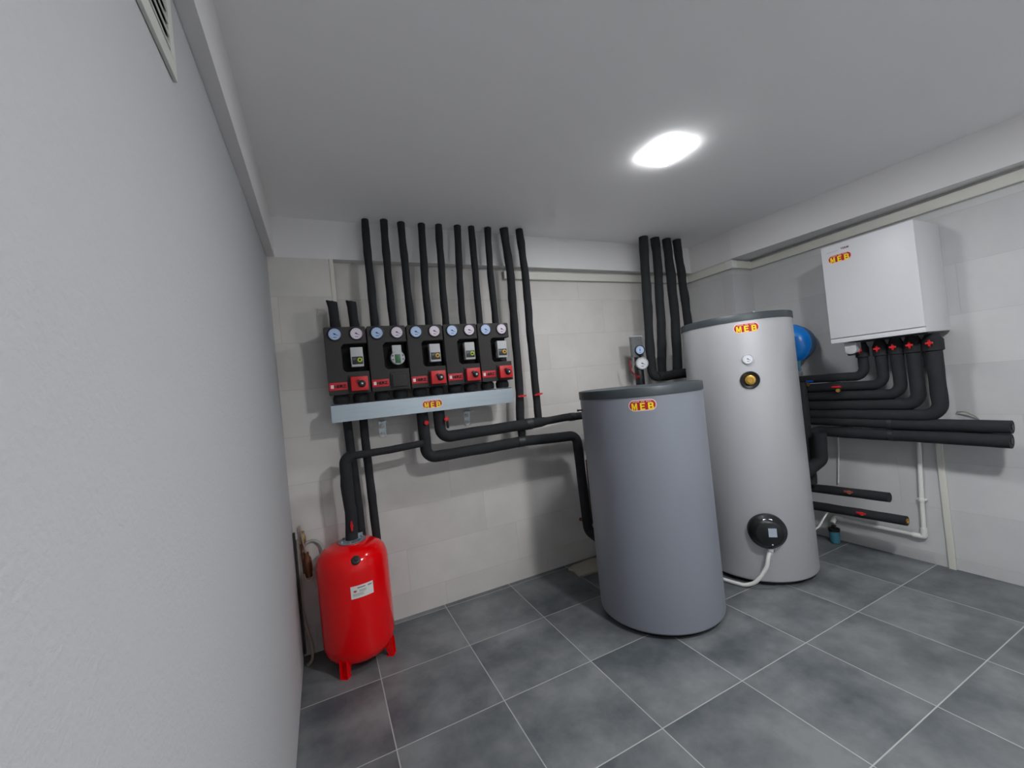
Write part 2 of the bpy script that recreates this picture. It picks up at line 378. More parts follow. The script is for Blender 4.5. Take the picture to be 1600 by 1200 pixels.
# ------------------------------------------------------------ lamps
def lamp(x, y, label, st):
    t = thing('ceiling_lamp', (x, y, ZC), label, 'lamp', 'square ceiling lamps')
    m = mat('lit_diffuser_%d' % int(st * 10 + y * -10), (1, 1, 1, 1), .5, namt=0, emit=st)
    kid('lamp_housing', B((x - .120, y - .120, ZC - .0125), (x + .120, y + .120, ZC), .001), WHITEP, t)
    kid('diffuser', B((x - .121, y - .121, ZC - .017), (x + .121, y + .121, ZC - .0125), .002), m, t)
lamp(*LAMPS[0], 'bright square white LED panel lamp on the ceiling above the two grey tanks', LAMP_STRENGTH)
lamp(*LAMPS[1], 'bright square white LED panel lamp on the ceiling behind the viewer, nearer the front wall', LAMP2_STRENGTH)

# ------------------------------------------------------------ vent grille on the left wall
y0, y1, z0, z1 = -2.50, -2.165, 2.618, 2.885
t = thing('vent_grille', (XL, (y0 + y1) / 2, z0), 'off-white slatted ventilation grille high on the rough white plaster wall', 'vent')
bm = bmesh.new()
for lo, hi in (((y0, z0), (y1, z0 + .048)), ((y0, z1 - .03), (y1, z1)), ((y0, z0 + .048), (y0 + .035, z1 - .03)), ((y1 - .035, z0 + .048), (y1, z1 - .03))):
    box(bm, (XL + .001, lo[0], lo[1]), (XL + .010, hi[0], hi[1]), .002)
kid('grille_frame', bm, GRILLE, t)
kid('duct_backing', B((XL + .0005, y0 + .03, z0 + .035), (XL + .003, y1 - .03, z1 - .03)), DARKIN, t)
for k in range(6):
    z = z0 + .058 + k * .032; bm = bmesh.new()
    prism(bm, [(XL + .004, z + .014), (XL + .007, z), (XL + .0095, z + .001), (XL + .0065, z + .017)], 'y', y0 + .035, y1 - .035)
    kid('slat', bm, GRILLE, t, smooth=False)

# ------------------------------------------------------------ cable trunking
t = thing('cable_trunking', (1.46, .055, 2.80), 'long off-white cable trunking running below the back and right beams', 'trunking', 'off-white cable trunking')
a, b_ = 2.797, 2.872
kid('trunking_length', B((1.455, .018, a), (3.86, YB, b_), .002), TRUNK, t)
kid('trunking_length', B((3.823, -.54, a), (3.86, .018, b_), .002), TRUNK, t)
kid('trunking_length', B((3.823, -.577, a), (XR, -.54, b_), .002), TRUNK, t)
kid('trunking_length', B((4.143, YF, a), (XR, -.577, b_), .002), TRUNK, t)
kid('corner_cover', B((3.818, -.582, a - .003), (3.90, -.50, b_ + .003), .004), WHITEP, t)
kid('corner_cover', B((3.80, .0, a - .002), (3.858, .03, b_ + .002), .003), WHITEP, t)
t = tag(put('cable_trunking', B((-.047, -.034, 0), (-.018, YB, ZB), .002), TRUNK), 'narrow off-white vertical trunking strip beside the left tiled pier', 'trunking', 'off-white cable trunking')
t = tag(put('cable_trunking', B((4.16, -1.918, .0), (XR, -1.878, 1.84), .002), TRUNK), 'wide off-white trunking rising from the floor on the right wall', 'trunking', 'off-white cable trunking')

# ------------------------------------------------------------ pipes to the ceiling
def pipe(pts, r, label, group=None, rad=.06, wob=.14, seed=0, **k):
    o = put('insulated_pipe', tube(bmesh.new(), pts, r, rad, 18, wob, seed, **k), FOAM)
    return tag(o, label, 'pipe', group)
G1 = 'black insulated pipes rising to the ceiling'
ordn = ['second', 'third', 'fourth', 'fifth']
Vs = [(.228, .228, .238), (.366, .366, .378), (.505, .505, .516), (.648, .656, .682), (.79, .803, .825), (.94, .957, .987), (1.09, 1.1, 1.108), (1.237, 1.24, 1.264)]
ytop = [-.11, -.13, -.105, -.11, -.122, -.132, -.142, -.14]
for i, (xa, xb, xc) in enumerate(Vs):
    pipe([(xa, -.165, 2.32), (xa, -.165, 2.5), (xb, -.155, 2.8), (xc, ytop[i], 3.195)], .0295,
         'black insulated pipe rising to the ceiling from the %s of the %s pump station' % ('left' if i % 2 == 0 else 'right', ordn[i // 2]), G1, seed=i, rad=.3)
def butterfly(root, c, n, along, s=1.0, m=REDP):
    """small red wing handle: spindle along n, wings lie along `along`"""
    n = Vector(n).normalized(); al = Vector(along).normalized(); c = Vector(c); sd = n.cross(al)
    bm = bmesh.new(); lathe(bm, [(.006 * s, 0), (.006 * s, .02 * s), (.012 * s, .02 * s), (.012 * s, .03 * s), (.009 * s, .034 * s), (0, .034 * s)], c, n, 16)
    for q in (-1, 1):
        P = [c + n * .022 * s + sd * .010 * s + al * q * .004 * s, c + n * .022 * s - sd * .010 * s + al * q * .004 * s,
             c + n * .024 * s - sd * .006 * s + al * q * .040 * s, c + n * .024 * s + sd * .006 * s + al * q * .040 * s]
        A = [bm.verts.new(p) for p in P]; Bv = [bm.verts.new(p + n * .006 * s) for p in P]
        bm.faces.new(A); bm.faces.new(Bv)
        for i in range(4): bm.faces.new((A[i], A[(i + 1) % 4], Bv[(i + 1) % 4], Bv[i]))
    h = put('valve_handle', bm, m); h.parent = root; h['label'] = 'red wing handle'
    return h
FR = Vector((-.42, -.9, 0)).normalized()
p9 = pipe([(1.398, -.13, 1.33), (1.398, -.13, 1.50), (1.418, -.135, 1.72), (1.43, -.14, 2.27), (1.442, -.14, 2.82), (1.412, -.16, 3.195)], .036,
          'black insulated pipe with red valve, from the ceiling down to the lower horizontal pipe', G1, seed=11, rad=.3)
p10 = pipe([(1.56, -.17, 1.47), (1.56, -.17, 1.70), (1.565, -.17, 2.26), (1.58, -.165, 2.82), (1.562, -.165, 3.195)], .034,
           'black insulated pipe with red valve, from the ceiling down to the upper horizontal pipe', G1, seed=12, rad=.3)
butterfly(p9, (1.41, -.17, 1.69), (-.1, -1, 0), (1, -.1, 0), .95); butterfly(p10, (1.56, -.20, 1.69), (-.1, -1, 0), (1, -.1, .12), .95)
# four at the right corner
R4 = [[(2.90, 1.80), (2.925, 2.33), (2.957, 2.80), (2.979, 3.195)], [(3.04, 1.755), (3.104, 2.33), (3.135, 2.80), (3.137, 3.195)],
      [(3.258, 1.755), (3.306, 2.33), (3.311, 2.80), (3.302, 3.195)], [(3.50, 1.76), (3.493, 2.35), (3.474, 2.81), (3.453, 3.195)]]
nm = ['first', 'second', 'third', 'fourth']
for i, q in enumerate(R4):
    pts = [(x, -.23, z) for x, z in q]
    if i == 0: pts = [(2.98, -.26, 1.735), (2.905, -.25, 1.735)] + pts
    pipe(pts, [.047, .045, .047, .044][i], 'black insulated pipe behind the tanks, %s from left of the right-hand four at the ceiling' % nm[i], G1, seed=20 + i, rad=.12)
pipe([(2.93, -.27, 1.735), (3.62, -.27, 1.745), (3.62, -.40, 1.745)], .050, 'black insulated pipe lying across the feet of the four right-hand ceiling pipes', 'black insulated horizontal pipes', seed=30)

# ------------------------------------------------------------ manifold trough
mx0, mx1, mz0, mz1, my0, my1 = -.137, 1.282, 1.650, 1.770, -.285, -.09
t = thing('manifold_trough', ((mx0 + mx1) / 2, my1, mz0), 'long galvanised steel manifold trough carrying the five black pump stations', 'manifold')
bm = bmesh.new()
box(bm, (mx0, my0, mz0), (mx1, my0 + .002, mz1)); box(bm, (mx0, my0 + .002, mz0), (mx1, my1, mz0 + .002)); box(bm, (mx0, my1 - .002, mz0 + .002), (mx1, my1, mz1))
box(bm, (mx0, my0 + .002, mz1 - .002), (mx1, my0 + .012, mz1)); box(bm, (mx0, my0 + .002, mz0 + .002), (mx0 + .002, my1 - .002, mz1 - .002)); box(bm, (mx1 - .002, my0 + .002, mz0 + .002), (mx1, my1 - .002, mz1 - .002))
kid('steel_casing', bm, GALV, t, smooth=False)
kid('foam_core', B((mx0 + .006, my0 + .013, mz0 + .004), (mx1 - .006, my1 - .004, mz1 + .006), .004), FOAM, t)
meb_logo(t, None, .160, (.583, my0, 1.708), (1, 0, 0), (0, 0, 1), (0, -1, 0))
for bx in (.237, .963):
    br = bmesh.new(); box(br, (bx - .028, .049, 1.478), (bx + .028, .0545, 1.612), .001); box(br, (bx - .018, my1 - .02, 1.606), (bx + .018, .052, 1.611))
    k = kid('wall_bracket', br, GALV, t, smooth=False)
    for z in (1.500, 1.568):
        wsh = put('washer', lathe(bmesh.new(), [(.021, 0), (.021, .004), (.011, .004), (.011, .010), (0, .011)], (bx - .003, .049, z), (0, -1, 0), 20), WHITEP); wsh.parent = k; wsh['label'] = 'white washer'

# ------------------------------------------------------------ pump stations
def station(i, label, kind):
    X0 = -.137 + i * .2868; Z0 = 1.842; W = .278; Hh = .482; yf, ym, yb = -.30, -.215, -.065
    t = thing('pump_station', (X0 + W / 2, yb, Z0), label, 'pump station', 'pump stations on the manifold')
    P = lambda u, v: (X0 + u, Z0 + v)
    # front cover with the rounded bay for the pump cut in from the right
    poly = [(0, .008), (.008, 0), (W, 0), (W, .157)]
    poly += [(.125 - .022 * math.sin(a), .157 + .022 - .022 * math.cos(a)) for a in [k * PI / 12 for k in range(0, 7)]]
    poly += [(.125 - .022 * math.cos(a), .338 + .022 * math.sin(a)) for a in [k * PI / 12 for k in range(0, 7)]]
    poly += [(W, .36), (W, Hh - .008), (W - .008, Hh), (.008, Hh), (0, Hh - .008)]
    bm = bmesh.new(); prism(bm, [P(*q) for q in poly], 'y', yf, ym, .004)
    kid('front_cover', bm, SHELL, t)
    kid('rear_shell', B((X0 + .003, ym, Z0 + .01), (X0 + W - .003, yb, Z0 + Hh - .006), .006), SHELLD, t)
    gauge(t, (X0 + .070, yf - .006, Z0 + .430), (-.04, -1, 0), .050, DIALB, BLACKP, -28)
    gauge(t, (X0 + .214, yf - .006, Z0 + .430), (-.04, -1, 0), .050, DIALP, BLACKP, -28)
    # pump
    px, pz = X0 + .205, Z0 + .262
    pm = kid('pump', lathe(bmesh.new(), [(.048, -.0), (.054, .01), (.054, .035), (.046, .045), (0, .045)], (px, ym, pz), (0, -1, 0), 28), BLACKP, t)
    if kind == 'round':
        bm = bmesh.new(); lathe(bm, [(.052, 0), (.052, .028), (.047, .033), (0, .033)], (px + .002, ym - .04, pz - .022), (0, -1, 0), 32)
        box(bm, (px - .034, ym - .068, pz - .01), (px + .034, ym - .04, pz + .075), .004)
        h = put('pump_head', bm, GREYP); h.parent = pm
        bm = B((px - .020, ym - .0765, pz - .062), (px + .020, ym - .072, pz + .004), .001)
        d = put('control_panel', bm, PCB); d.parent = pm; d['label'] = 'green control panel'
        for q, s in ((-.037, -.005), (.037, -.005), (-.037, -.034), (.037, -.034)):
            d = put('button', lathe(bmesh.new(), [(.005, 0), (.005, .003), (0, .003)], (px + .002 + q, ym - .073, pz + s), (0, -1, 0), 10), INK); d.parent = pm
    else:
        h = put('pump_head', B((px - .042, ym - .085, pz - .070), (px + .042, ym - .03, pz + .070), .004), GREYP); h.parent = pm
        d = put('control_panel', B((px - .036, ym - .0865, pz - .054), (px + .037, ym - .084, pz + .002), .0008), BLACKP); d.parent = pm
        bm = lathe(bmesh.new(), [(.0165, 0), (.0165, .003), (.009, .003), (.009, .006), (0, .006)], (px + .016, ym - .0865, pz - .023), (0, -1, 0), 24)
        d = put('control_knob', bm, GRN if kind == 'green' else AMB); d.parent = pm; d['label'] = ('yellow-green' if kind == 'green' else 'amber') + ' setting knob'
        d = put('knob_centre', lathe(bmesh.new(), [(.008, 0), (.008, .001), (0, .001)], (px + .016, ym - .0925, pz - .023), (0, -1, 0), 16), INK); d.parent = pm
        bm = bmesh.new(); box(bm, (px - .031, ym - .0875, pz - .014), (px - .006, ym - .0862, pz - .010)); box(bm, (px - .031, ym - .0875, pz - .021), (px - .014, ym - .0862, pz - .018))
        d = put('printed_line', bm, INKG, smooth=False); d.parent = pm
    # badge
    bz = Z0 + .060; bx = X0 + .063
    bd = kid('badge', B((bx - .061, yf - .0035, bz - .027), (bx + .061, yf + .002, bz + .027), .002), REDD, t)
    d = put('badge_square', B((bx - .050, yf - .0045, bz - .013), (bx - .030, yf - .003, bz + .012)), LOGOW, smooth=False); d.parent = bd
    tb = text_bm('HERZ', .022, .0008, .045, .95, 1.15)
    d = put('badge_lettering', place(tb, (bx + .012, yf - .0037, bz), (1, 0, 0), (0, 0, 1), (0, -1, 0)), INK, smooth=False); d.parent = bd; d['label'] = 'dark lettering on the red badge'
    # mixing valve motor or blank cover
    ax, az = X0 + .202, Z0 + .067
    pl = kid('valve_cover', B((ax - .066, yf - .010, az - .060), (ax + .071, yf + .004, az + .064), .008), SHELL, t)
    if kind == 'round':
        d = put('blanking_plate', B((ax - .055, yf - .018, az - .045), (ax + .055, yf - .009, az + .048), .008), SHELL); d.parent = pl
    else:
        m = kid('valve_motor', B((ax - .058, yf - .045, az - .050), (ax + .058, yf - .010, az + .051), .006), REDP, t); m['label'] = 'red valve motor'
        kc = (ax + .014, yf - .045, az - .002)
        bm = lathe(bmesh.new(), [(.026, 0), (.025, .010), (.020, .013), (.020, .022), (.016, .026), (0, .026)], kc, (0, -1, 0), 24)
        dv = Vector((-.72, 0, .70)); sd = Vector((.70, 0, .72)); c0 = Vector(kc)
        for a_, b2 in ((0, .040),):
            Q = [c0 + sd * .009, c0 - sd * .009, c0 - sd * .006 + dv * b2, c0 + sd * .006 + dv * b2]
            A = [bm.verts.new(q + Vector((0, -.008, 0))) for q in Q]; Bv = [bm.verts.new(q + Vector((0, -.022, 0))) for q in Q]
            bm.faces.new(A); bm.faces.new(Bv)
            for k in range(4): bm.faces.new((A[k], A[(k + 1) % 4], Bv[(k + 1) % 4], Bv[k]))
        kn = put('turning_knob', bm, BLACKP); kn.parent = m
        d = put('knob_cap', lathe(bmesh.new(), [(.006, 0), (.006, .003), (0, .004)], (kc[0], kc[1] - .026, kc[2]), (0, -1, 0), 14), WHITEP); d.parent = m
    # domed foam sleeves joining the trough
    for q in (.078, .214):
        kid('pipe_sleeve', lathe(bmesh.new(), [(.052, -.062), (.056, -.045), (.056, -.02), (.046, .002), (.044, .012)], (X0 + q, -.20, Z0), (0, 0, 1), 24), FOAM, t)
station(0, 'black pump station with yellow-green knob, at the left end under two short cut pipes', 'green')
station(1, 'black pump station with round pale pump head and no red motor, second from left', 'round')
station(2, 'middle black pump station of the five, with amber pump knob and red motor', 'amber')
station(3, 'black pump station with yellow-green knob, second from the right end', 'green')
station(4, 'black pump station with amber knob, at the right end beside the long pipes', 'amber')
for x, q, lb in ((-.057, .03, 'left'), (.076, .034, 'right')):
    bm = tube(bmesh.new(), [(x + .010, -.17, 2.31), (x + .004, -.17, 2.40), (x, -.17, 2.53)], .033, .2, 20, .10, q * 90, step=.03)
    for v in bm.verts:                       # knife-cut top with a raised lip, foot flares out
        if v.co.z > 2.525: v.co.z += max(0, -(v.co.x - x)) * .45; v.co.x += min(0, v.co.x - x) * .25
        k = max(0, (2.40 - v.co.z) / .09); v.co.x += (v.co.x - x - .01) * .18 * k
    o = tag(put('insulated_pipe_stub', bm, FOAM), 'short black insulated pipe stub, the %s one on top of the first pump station' % lb, 'pipe', 'cut pipe stubs')
    o2 = put('stub_opening', lathe(bmesh.new(), [(.018, 0), (.018, .004), (0, .004)], (x - .006, -.17, 2.535), (0, 0, 1), 16), BLACKP); o2.parent = o

# ------------------------------------------------------------ pipes below the manifold
def knob_valve(root, c, stem=None):
    bm = bmesh.new(); lathe(bm, [(.006, -.02), (.006, 0), (.016, 0), (.018, .004), (.018, .010), (.014, .014), (0, .014)], c, (-.15, -1, .05), 20)
    h = put('valve_cap', bm, REDP); h.parent = root; h['label'] = 'round red cap'
G2 = 'insulated pipes below the manifold'
lo = pipe([(.522, -.17, 1.65), (.522, -.17, 1.285), (.9, -.17, 1.285), (1.40, -.17, 1.292), (1.945, -.17, 1.265), (1.955, -.17, .80), (1.967, -.17, .36), (2.03, -.40, .26), (2.03, -.55, .26)], .045,
          'thick lower black insulated pipe from the manifold bending down behind the shorter tank', G2, rad=[0, .075, 0, 0, .075, 0, .07, .05, 0], wob=.05, seed=40)
up = pipe([(.650, -.19, 1.65), (.650, -.19, 1.43), (1.04, -.19, 1.435), (1.44, -.19, 1.437), (1.82, -.19, 1.448), (2.20, -.20, 1.44), (2.30, -.55, 1.44)], .046,
          'thick upper black insulated pipe from the manifold running behind the shorter tank', G2, rad=.075, wob=.05, seed=41, r2=(.53, .035))
for rt, x, y, z, r in ((lo, 1.33, -.17, 1.291, .0475), (up, 1.415, -.19, 1.437, .050)):
    s = put('joint_tape', tube(bmesh.new(), [(x, y, z), (x + .06, y, z + .001)], r, .05, 20), TAPE); s.parent = rt
s = put('joint_tape', tube(bmesh.new(), [(1.88, -.19, 1.4465), (1.93, -.19, 1.4455)], .0385, .05, 20), TAPE); s.parent = up
knob_valve(lo, (.535, -.225, 1.565)); knob_valve(up, (.692, -.243, 1.575))
tag(put('copper_pipe', tube(bmesh.new(), [(2.035, -.17, 1.02), (2.035, -.17, .42), (2.035, .05, .40)], .016, .04, 14), COPPER), 'thin dull copper pipe just visible behind the shorter tank', 'pipe')
bm = tube(bmesh.new(), [(.705, -.215, 1.575), (.708, -.215, 1.50)], .010, .05, 10); s = put('drain_branch', bm, BLACKP); s.parent = up
tk = pipe([(.49, -.24, 1.413), (.238, -.255, 1.402), (-.035, -.265, 1.400), (-.078, -.27, 1.34)], .027, 'thin black insulated pipe branching left to the red expansion tank', G2, wob=.1, seed=42, rad=.05)
tk2 = pipe([(-.03, -.268, 1.405), (-.078, -.27, 1.375), (-.082, -.27, 1.20), (-.070, -.27, 1.01), (-.082, -.27, .815)], .041,
           'thick black insulated pipe with a red wing valve standing on the red tank', G2, wob=.12, seed=43, rad=.05)
butterfly(tk2, (-.075, -.305, .925), (-.05, -1, 0), (0, 0, 1), .85)
pipe([(-.030, -.10, 1.65), (-.022, -.10, 1.386), (-.008, -.10, .96), (-.005, -.10, .30)], .033, 'black insulated pipe dropping behind the red tank, left of two', G2, wob=.1, seed=44, rad=.3)
pipe([(.085, -.10, 1.65), (.088, -.10, 1.24), (.100, -.10, .70), (.102, -.10, .25)], .031, 'black insulated pipe dropping behind the red tank, right of two', G2, wob=.1, seed=45, rad=.3)

# ------------------------------------------------------------ red expansion tank
cx, cy, R = -.089, -.273, .236
t = thing('expansion_tank', (cx, cy, 0), 'glossy red expansion tank standing on the floor in the left corner', 'tank')
prof = [(0, .030), (.06, .031), (.12, .038), (.175, .056), (.210, .083), (.228, .118), (R, .165), (R, .66), (.232, .70), (.218, .742), (.19, .774), (.15, .795), (.10, .806), (.05, .810), (0, .811)]
kid('tank_body', lathe(bmesh.new(), prof, (cx, cy, 0), n=72), REDT, t, ang=60)
for a in (238, -28, 105):
    a = math.radians(a); rd = Vector((math.cos(a), math.sin(a), 0)); td = Vector((-rd.y, rd.x, 0)); bm = bmesh.new()
    c = Vector((cx, cy, 0)); th = .004
    def sheet(P, off):
        A = [bm.verts.new(p) for p in P]; Bv = [bm.verts.new(p + off) for p in P]; bm.faces.new(A); bm.faces.new(Bv)
        for k in range(len(P)): bm.faces.new((A[k], A[(k + 1) % len(P)], Bv[(k + 1) % len(P)], Bv[k]))
    sheet([c + rd * .185 + td * .030 + Vector((0, 0, .075)), c + rd * .185 - td * .030 + Vector((0, 0, .075)), c + rd * .205 - td * .026, c + rd * .205 + td * .026], rd * th)
    sheet([c + rd * .185 + td * .026, c + rd * .238 + td * .026, c + rd * .238 - td * .026, c + rd * .185 - td * .026], Vector((0, 0, th)))
    for s_ in (-1, 1):
        sheet([c + rd * .200 + td * .026 * s_, c + rd * .236 + td * .026 * s_, c + rd * .233 + td * .027 * s_ + Vector((0, 0, .12)), c + rd * .200 + td * .028 * s_ + Vector((0, 0, .09))], td * th * -s_)
    kid('foot', bm, REDT, t, smooth=False)
bm = lathe(bmesh.new(), [(.05, 0), (.088, 0), (.092, .004), (.092, .009), (.086, .012), (.058, .010), (.050, .014), (.046, .016)], (-.082, -.27, .806), (0, 0, 1), 40)
for k in range(6):
    a = PI / 3 * k + .3; lathe(bm, [(.010, .0), (.010, .009), (0, .009)], (-.082 + .073 * math.cos(a), -.27 + .073 * math.sin(a), .816), (0, 0, 1), 6)
box(bm, (-.045, -.235, .812), (-.005, -.231, .842))
kid('flange', bm, GALV, t)
nrm = Vector((.03, -.82, .57)).normalized()
pg = kid('air_plug', lathe(bmesh.new(), [(.029, -.03), (.029, .004), (.024, .010), (.020, .011), (0, .008)], (-.078, -.489, .742), nrm, 28), BLACKP, t)
pc = put('plug_cap', lathe(bmesh.new(), [(.012, 0), (.012, .010), (.009, .013), (0, .013)], (-.074, -.492, .7475), nrm, 18), BLACKP); pc.parent = pg
a0 = math.atan2(-.509 - cy, -.055 - cx)
def wrap(bm, z): return place(densify(bm, .03), (0, 0, z), None or (1, 0, 0), (0, 1, 0), (0, 0, 1), (cx, cy, R, a0))
lb = kid('rating_label', wrap(flat([(-.072, -.040), (.072, -.040), (.072, .040), (-.072, .040)], .0005, .0015), .545), WHITEP, t, smooth=False)
bm = bmesh.new()
for (u0, v0, u1, v1) in ((-.03, .022, .02, .029), (-.02, .008, .026, .010), (-.02, .003, .022, .005), (-.02, -.003, .024, -.001), (-.06, -.012, .01, -.010), (-.06, -.018, .004, -.016), (-.06, -.024, .01, -.022), (-.055, .004, -.035, .012), (.036, .020, .062, .028)):
    prism(bm, [(u0, v0), (u1, v0), (u1, v1), (u0, v1)], 'z', .0016, .0020)
d = put('label_print', wrap(bm, .545), INKG, smooth=False); d.parent = lb
bm = bmesh.new(); prism(bm, [(-.052, -.0), (-.038, .0), (-.038, .006), (-.052, .006)], 'z', .0021, .0024)
d = put('label_mark', wrap(bm, .545), REDP, smooth=False); d.parent = lb

# ------------------------------------------------------------ front grey buffer tank
def buffer(name, c, r, h, jacket, label, lidh):
    t = thing(name, (c[0], c[1], 0), label, 'tank', 'tall insulated storage tanks')
    kid('base', lathe(bmesh.new(), [(0, 0), (r - .045, 0), (r - .045, .036), (0, .036)], (*c, 0), n=80), BLACKP, t)
    kid('jacket', lathe(bmesh.new(), [(0, .034), (r - .012, .034), (r - .002, .040), (r, .050), (r, h - lidh + .012), (0, h - lidh + .012)], (*c, 0), n=128), jacket, t, ang=50)
    kid('lid', lathe(bmesh.new(), [(r + .001, h - lidh), (r + .006, h - lidh + .001), (r + .006, h - .006), (r + .002, h), (r - .012, h + .001), (r - .016, h - .004), (r - .10, h + .002), (0, h + .010)], (*c, 0), n=128), LID, t, ang=50)
    return t
c1 = (2.017, -.981)
t = buffer('buffer_tank', c1, .448, 1.684, TANKG, 'dark grey cylindrical storage tank, the shorter of the two, standing in front', .062)
a1 = math.atan2(-1.324 - c1[1], 1.728 - c1[0])
meb_logo(t, None, .180, (0, 0, 1.565), (1, 0, 0), (0, 1, 0), (0, 0, 1), (c1[0], c1[1], .448, a1))
kid('sensor_stub', lathe(bmesh.new(), [(.006, 0), (.006, .03), (.009, .03), (.009, .04), (0, .04)], (c1[0] - .41, c1[1] + .18, 1.545), (-.9, .42, 0), 12), BLACKP, t)
# ------------------------------------------------------------ tall silver tank
c2 = (3.187, -.983); r2_ = .432
t = buffer('hot_water_tank', c2, r2_, 2.17, TANKS, 'silver grey cylindrical hot water tank, the taller of the two, by the pipes', .056)
def on2(ang, rr=0): return Vector((c2[0] + (r2_ + rr) * math.cos(ang), c2[1] + (r2_ + rr) * math.sin(ang), 0)), Vector((math.cos(ang), math.sin(ang), 0))
al = math.atan2(-1.299 - c2[1], 2.893 - c2[0])
meb_logo(t, None, .185, (0, 0, 2.055), (1, 0, 0), (0, 1, 0), (0, 0, 1), (c2[0], c2[1], r2_, al))
ag = math.atan2(-1.289 - c2[1], 2.882 - c2[0]); p, n = on2(ag)
gauge(t, p + n * .010 + Vector((0, 0, 1.807)), n, .041, DIALW, GREYP, -35, deep=.02)
p, n = on2(ag)
pl = kid('plug_recess', lathe(bmesh.new(), [(.070, -.02), (.070, .008), (.064, .011), (.054, .007), (.048, .003), (0, .003)], p + Vector((0, 0, 1.640)), n, 40), BLACKP, t)
d = put('brass_plug', lathe(bmesh.new(), [(.038, .003), (.038, .020), (.030, .022), (.026, .022), (.026, .030), (.018, .031), (.016, .024), (0, .024)], p + Vector((0, 0, 1.640)), n, 12), BRASS); d.parent = pl; d['label'] = 'brass plug'
ah = math.atan2(-1.287 - c2[1], 2.888 - c2[0]); p, n = on2(ah); hz = Vector((0, 0, .448))
hc = kid('heater_cover', lathe(bmesh.new(), [(.134, -.04), (.136, .022), (.130, .034), (.116, .046), (.108, .068), (.098, .082), (.085, .090), (0, .092)], p + hz, n, 48), BLACKP, t)
sdv = Vector((-n.y, n.x, 0)); up_ = Vector((0, 0, 1)); o0 = p + hz + n * .0925
d = put('heater_label', place(flat([(-.028, -.030), (.028, -.030), (.028, .036), (-.028, .036)], 0, .0015), o0 + up_ * .012 + sdv * .02, sdv, up_, n), SILVER, smooth=False); d.parent = hc
bm = bmesh.new(); lathe(bm, [(.005, 0), (.005, .004), (0, .005)], p + hz + n * .089 - up_ * .078 + sdv * .012, n, 12)
d = put('indicator', bm, WHITEP); d.parent = hc
d = put('dial_window', place(flat(rrect(-.032, -.010, .032, .012, .010), 0, .006), p + hz + n * .066 + up_ * .096, sdv, (up_ * .8 + n * -.6).normalized(), (n * .8 + up_ * .6).normalized()), STEEL); d.parent = hc
g0 = p + n * .05 + Vector((0, 0, .315))
d = put('cable_gland', lathe(bmesh.new(), [(.022, 0), (.022, .02), (.016, .026), (.016, .05)], g0 + Vector((0, 0, .01)), (0, 0, -1), 16), GREYP); d.parent = hc
for i, (ax_, ay_) in enumerate(((3.12, -1.22), (3.16, -1.20))):
    kid('top_fitting', lathe(bmesh.new(), [(.012, 0), (.012, .018), (.018, .018), (.018, .028), (0, .030)], (ax_, ay_, 2.172), (0, 0, 1), 14), STEEL, t)
o = tag(put('power_cable', tube(bmesh.new(), [g0, (2.820, -1.322, .26), (2.809, -1.312, .19), (2.780, -1.277, .11), (2.752, -1.235, .05), (2.72, -1.17, .0155), (2.695, -1.08, .0155), (2.68, -1.0, .0155), (2.62, -.86, .0155)], .0145, .12, 12), WHITEP),
        'thick white cable curving from the black heater cover to the floor', 'cable')

# ------------------------------------------------------------ gauge group left of the four pipes
gx, gy = 2.755, -.19
t = thing('safety_gauge_group', (gx, gy, 1.68), 'small boiler safety group with two round gauges and a red lever above the short tank', 'gauge')
kid('foam_block', B((gx - .070, gy - .030, 1.955), (gx + .072, gy + .005, 2.160), .006), FOILP, t)
kid('foam_edge', B((gx - .073, gy - .033, 2.160), (gx + .074, gy + .007, 2.172), .002), GREYP, t)
gauge(t, (gx - .002, gy - .062, 2.022), FR, .050, DIALB, BLACKP, 88, deep=.025, name='pressure_gauge')
kid('valve_body', lathe(bmesh.new(), [(.040, 0), (.046, .01), (.046, .25), (.036, .27), (.036, .365)], (gx + .015, gy, 1.61), (0, 0, 1), 20), BLACKP, t)
gauge(t, (gx + .008, gy - .065, 1.885), FR, .062, DIALW, GREYP, -30, deep=.03, name='pressure_gauge')
bm = tube(bmesh.new(), [(gx - .035, gy - .03, 1.755), (gx - .07, gy - .03, 1.775), (gx - .115, gy - .03, 1.815), (gx - .122, gy - .03, 1.925)], .007, .03, 10)
lathe(bm, [(.016, 0), (.016, .03), (0, .03)], (gx - .025, gy - .03, 1.752), (-1, 0, .1), 10)
kid('lever', bm, mat('dark_red_lever', srgb(150, 24, 34), .45), t)['label'] = 'dark red lever'
kid('wall_mount', B((gx + .00, gy + .02, 1.62), (gx + .03, YB, 1.65), .003), STEEL, t)
kid('air_vent', lathe(bmesh.new(), [(.008, 0), (.008, .02), (.011, .02), (.011, .03), (0, .03)], (gx + .060, gy - .02, 1.83), (0, 0, 1), 12), STEEL, t)

# ------------------------------------------------------------ white fresh-water station on the right wall
bx0, by0, by1, bz0, bz1 = 3.77, -2.035, -1.435, 1.868, 2.685
t = thing('wall_cabinet', (XR, (by0 + by1) / 2, bz0), 'white box-shaped heating station cabinet hung on the right wall over the pipes', 'cabinet')
kid('casing', B((bx0 + .022, by0, bz0 + .0), (XR - .001, by1, bz1), .003), BOXW, t)
kid('front_cover', B((bx0, by0 - .001, bz0 + .040), (bx0 + .020, by1 + .001, bz1 + .001), .004), BOXW, t)
kid('bottom_rail', B((bx0, by0 - .001, bz0 - .002), (bx0 + .020, by1 + .001, bz0 + .034), .004), BOXW, t)
kid('foam_tray', B((bx0 + .05, by0 + .005, bz0 - .012), (XR - .01, by1 - .10, bz0), .002), BLACKP, t)
meb_logo(t, None, .170, (bx0, -1.565, 2.566), (0, -1, 0), (0, 0, 1), (-1, 0, 0))
